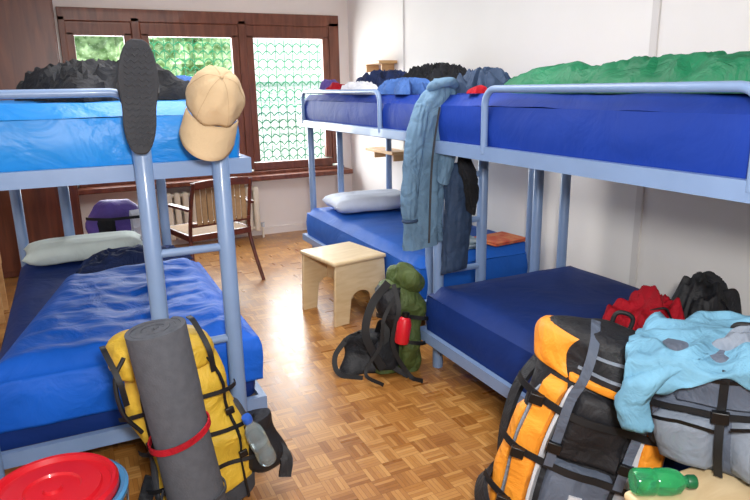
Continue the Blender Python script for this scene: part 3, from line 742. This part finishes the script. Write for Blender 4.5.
# ---- olive/black daypack by the bunk post
DP=thing('daypack','slumped black and olive green daypack by the bunk post','backpack',(1.575,3.03,0),(math.radians(-3),math.radians(2),math.radians(-25)))
db=Body(.25,.19,.54,2.2,rprof(.98,.45,.6),seed=15,amp=.075)
part(DP,'body',db.mesh(),M_olive,ang=80)
part(DP,'side_panel',db.patch(F-2.0,F-.05,.03,.95,.018,nu=16),M_black,ang=80)
part(DP,'front_pocket',db.patch(F+.0,F+.8,.06,.40,.03),M_olive,ang=80)
part(DP,'front_pocket',db.patch(F-.9,F-.1,.05,.38,.04),M_blackcloth,ang=80)
parts(DP,'strap',[db.strap([(F-1.5,t),(F,t+.05),(F+1.4,t-.02)],off=.03) for t in(.35,.62)]+[
 B().ribbon(smooth_path([(-.08,-.08,.54),(-.17,-.12,.42),(-.20,-.15,.25),(-.10,-.16,.06)],6),.045,.010,(0,-1,0)),
 B().ribbon(smooth_path([(-.05,-.08,.53),(-.02,-.14,.4),(-.05,-.15,.2),(.05,-.15,.02),(.12,-.2,.008)],6),.025,.005,(0,-1,0.1)),
 B().ribbon(smooth_path([(-.02,-.09,.5),(-.10,-.16,.36),(-.12,-.17,.2),(-.2,-.2,.05),(-.1,-.26,.008)],6),.02,.004,(0,-1,0.1))],M_strap)
part(DP,'top_lid',B().ell((.02,0,.55),(.10,.09,.075),34,18,e=.8,amp=.45,seed=5,fq=12,M=Matrix.Rotation(.4,3,'Y')),M_olive,ang=80)
rf=thing('flask','red metal flask in the daypack side pocket','bottle',(1.50,2.86,.24),(0,math.radians(10),0))
part(rf,'body',B().lathe([(0,0),(.036,0),(.04,.01),(.04,.11),(.03,.14),(.016,.15)],24),M_redp)
part(rf,'cap',B().lathe([(.018,.147),(.02,.15),(.02,.175),(0,.18)],20),M_plastic)
WB_=thing('shoulder_bag','black shoulder bag slumped on the floor','bag',(1.40,3.15,0),(0,0,math.radians(-20)))
wbd=Body(.28,.15,.22,2.4,rprof(.95,.55,.6),seed=31,amp=.06)
part(WB_,'body',wbd.mesh(),M_black,ang=80)
part(WB_,'flap',wbd.patch(F-1.2,F+1.2,.5,.93,.014),M_blackcloth,ang=80)
part(WB_,'belt',B().ribbon(smooth_path([(.08,0,.21),(.10,-.06,.30),(.13,-.10,.26),(.12,-.14,.1),(.24,-.18,.008)],6),.03,.006,(0,-1,.2)),M_strap)
part(WB_,'belt',B().ribbon(smooth_path([(-.10,0,.18),(-.17,-.06,.10),(-.15,-.12,.02),(-.02,-.17,.008)],6),.03,.006,(0,-1,.4)),M_strap)

# ---- hanging jackets
def hang(path,ws,ds,seed,m,name,T,amp=.16,fq=2.2):
    pth=smooth_path(path,9); n=len(pth)
    def lerp(a,v):
        q=v*(len(a)-1); i=min(int(q),len(a)-2); return a[i]+(a[i+1]-a[i])*(q-i)
    def P(u,v):
        th=2*pi*u; c=pth[min(n-1,int(round(v*(n-1))))]; w=lerp(ws,v)/2; d=lerp(ds,v)/2
        nn=noise.noise(Vector((math.cos(th)*fq,math.sin(th)*fq,v*2.6+seed)))
        n2=noise.noise(Vector((math.cos(th)*fq*1.6,math.sin(th)*fq*1.6,v*9+seed)))
        f=1+amp*1.3*nn+amp*1.4*n2
        hem=.02*math.sin(th+seed)*v
        return c+Vector((math.cos(th)*w*f,math.sin(th)*d*f,hem))
    b=B().grid(P,56,n-1,closeu=True)
    for v in(0,1):
        ring=[P(k/56,v) for k in range(56)]; c=sum(ring,Vector())/56; b.add(ring+[c],[(k,(k+1)%56,56) for k in range(56)])
    return part(T,name,b,m,ang=80)
J1=thing('jacket','grey-blue softshell jacket hanging from the ladder top','jacket',(1.70,2.88,1.62))
hang([(.07,0,.02),(.04,-.01,-.06),(-.01,-.01,-.16),(-.04,-.01,-.35),(-.06,-.01,-.58),(-.07,-.01,-.84)],[.10,.18,.23,.22,.23,.24],[.07,.11,.11,.10,.10,.11],1,M_jgrey,'body',J1,amp=.14)
hang([(-.06,-.02,-.10),(-.12,-.05,-.24),(-.15,-.06,-.42),(-.165,-.055,-.58),(-.16,-.05,-.70)],[.09,.105,.10,.09,.075],[.05,.08,.07,.065,.05],4,M_jgrey,'sleeve',J1,amp=.13)
hang([(.07,-.02,-.10),(.07,-.055,-.26),(.05,-.06,-.40),(.03,-.06,-.50)],[.08,.09,.085,.07],[.05,.07,.065,.05],6,M_jgrey,'sleeve',J1,amp=.13)
part(J1,'collar',B().tube([(.06*math.cos(a)+.05,-.02+.05*math.sin(a),-.02-.02*math.sin(a)) for a in [2*pi*k/20 for k in range(20)]],.026,closed=True,seg=10),M_jgrey,ang=80)
part(J1,'cuff',B().tube([(.038*math.cos(a)-.16,-.05+.026*math.sin(a),-.695) for a in [2*pi*k/16 for k in range(16)]],.008,closed=True,seg=8),M_jnavy)
part(J1,'zipper',B().ribbon(smooth_path([(.0,-.075,-.12),(-.04,-.07,-.4),(-.06,-.076,-.82)],8),.010,.004,(0,-1,0)),M_greyd)
J2=thing('jacket','slate blue jacket with black lining hanging on the ladder','jacket',(1.85,2.87,1.20))
hang([(0,0,0),(.0,-.01,-.12),(.0,-.01,-.35),(-.02,-.01,-.60)],[.09,.16,.17,.16],[.06,.09,.09,.08],9,M_jnavy,'body',J2,amp=.13)
hang([(.02,-.03,.06),(.03,-.05,-.03),(.055,-.055,-.14),(.06,-.05,-.26)],[.06,.10,.09,.05],[.04,.05,.05,.04],12,M_blackcloth,'lining',J2,amp=.18)

# ---- chair
CH=thing('armchair','reddish-brown wooden armchair with tan woven panels','chair',(.98,5.42,0),(0,0,math.radians(14)))
for s in(-1,1):
    part(CH,'leg',B().tube(smooth_path([(s*.31,-.34,0),(s*.28,-.26,.25),(s*.265,-.22,.45),(s*.26,-.27,.7),(s*.25,-.33,.90)],6),.016),M_chw)
    part(CH,'leg',B().tube(smooth_path([(s*.30,.30,0),(s*.28,.27,.3),(s*.28,.25,.62)],6),.016),M_chw)
    part(CH,'armrest',B().ribbon(smooth_path([(s*.27,-.28,.68),(s*.30,-.12,.69),(s*.30,.1,.68),(s*.28,.29,.64)],6),.05,.022,(0,0,1)),M_chw,bevel=.005)
part(CH,'seat',B().box((0,.02,.45),(.52,.50,.03)),M_mesh,bevel=.012)
part(CH,'seat_frame',B().box((0,-.24,.44),(.54,.025,.05)).box((0,.27,.44),(.54,.025,.05)).box((-.27,.02,.44),(.025,.5,.05)).box((.27,.02,.44),(.025,.5,.05)),M_chw,bevel=.005)
for k in range(9): part(CH,'back_slat',B().box((-.20+k*.05,-.275,.71),(.042,.012,.32)),M_mesh,bevel=.003)
part(CH,'top_rail',B().ribbon(smooth_path([(-.26,-.31,.87),(-.1,-.335,.885),(.1,-.335,.885),(.26,-.31,.87)],6),.06,.022,(0,1,0)),M_chw,bevel=.005)
part(CH,'lower_rail',B().box((0,-.265,.55),(.52,.02,.035)),M_chw,bevel=.005)

# ---- purple pack behind bed, bedside table
PP=thing('backpack','purple and white backpack standing behind the bed','backpack',(.26,5.30,0))
pb=Body(.40,.24,.78,2.4,rprof(.85,.6,.3),seed=22,amp=.06)
part(PP,'body',pb.mesh(),M_purple,ang=80)
part(PP,'front_pocket',pb.patch(F-.9,F-.1,.1,.86,.03),M_blackcloth,ang=80)
part(PP,'side_panel',pb.patch(F+.3,F+.9,.3,.92,.02),M_whitec)
parts(PP,'strap',[pb.strap([(F-1.4,t),(F,t),(F+1.4,t)],off=.035) for t in(.6,.85)],M_strap)
NT=thing('bedside_table','tan wooden bedside table behind the bunk','table',(-.80,5.20,0))
part(NT,'table_top',B().box((0,0,.655),(.46,.42,.03)),M_birch,bevel=.005)
part(NT,'body',B().box((0,.01,.50),(.42,.38,.28)),M_tan,bevel=.004)
part(NT,'drawer',B().box((0,-.19,.52),(.38,.02,.18)),M_tan,bevel=.004)
for sx in(-1,1):
    for sy in(-1,1): part(NT,'leg',B().box((sx*.19,sy*.16,.18),(.035,.035,.36)),M_tan,bevel=.003)

# ------------------------------------------------------------ light + world
w=bpy.data.worlds.new('World'); SC.world=w; w.use_nodes=True
wn=w.node_tree; bg=wn.nodes['Background']
skt=wn.nodes.new('ShaderNodeTexSky')
try:
    skt.sky_type='NISHITA'; skt.sun_disc=False; skt.sun_elevation=math.radians(50); skt.sun_rotation=math.radians(180)
except Exception: pass
wn.links.new(skt.outputs[0],bg.inputs[0]); bg.inputs[1].default_value=.45
def area(name,loc,target,size,power,col=(1,1,1),sy=None):
    l=bpy.data.lights.new(name,'AREA'); l.energy=power; l.color=col; l.size=size
    if sy: l.shape='RECTANGLE'; l.size_y=sy
    o=bpy.data.objects.new(name,l); COL.objects.link(o); o.location=loc
    d=Vector(target)-Vector(loc); o.rotation_euler=d.to_track_quat('-Z','Y').to_euler(); return o
s=bpy.data.lights.new('sun','SUN'); s.energy=7; s.angle=.01; so=bpy.data.objects.new('sun',s); COL.objects.link(so)
so.rotation_euler=Vector((.25,.75,-.75)).to_track_quat('-Z','Y').to_euler()
area('window_daylight',(1.4,7.25,1.6),(1.3,3.8,.2),2.6,165,(.97,.99,1),1.5)
area('camera_flash',(.12,-.1,1.85),(1.3,3.2,1.0),.22,72,(1,.98,.95))
area('ceiling_fill',(.9,3.2,2.66),(.9,3.2,0),1.6,58,(1,.97,.93))  # unseen fill light added to brighten the room like ceiling bounce
# ------------------------------------------------------------ camera
p,y,r=.252,.441,.0185
R=Vector((math.cos(y),-math.sin(y),0)); Fw=Vector((math.sin(y)*math.cos(p),math.cos(y)*math.cos(p),-math.sin(p))); U=Vector((math.sin(y)*math.sin(p),math.cos(y)*math.sin(p),math.cos(p)))
c,sn=math.cos(r),math.sin(r); Cx=R*c-U*sn; Cy=R*sn+U*c; Cz=-Fw
Mx=Matrix(((Cx.x,Cy.x,Cz.x,0),(Cx.y,Cy.y,Cz.y,0),(Cx.z,Cy.z,Cz.z,1.6),(0,0,0,1)))
cd=bpy.data.cameras.new('Camera'); cd.lens=630.45/750*36; cd.sensor_width=36; cd.clip_start=.05
co=bpy.data.objects.new('Camera',cd); COL.objects.link(co); co.matrix_world=Mx; SC.camera=co
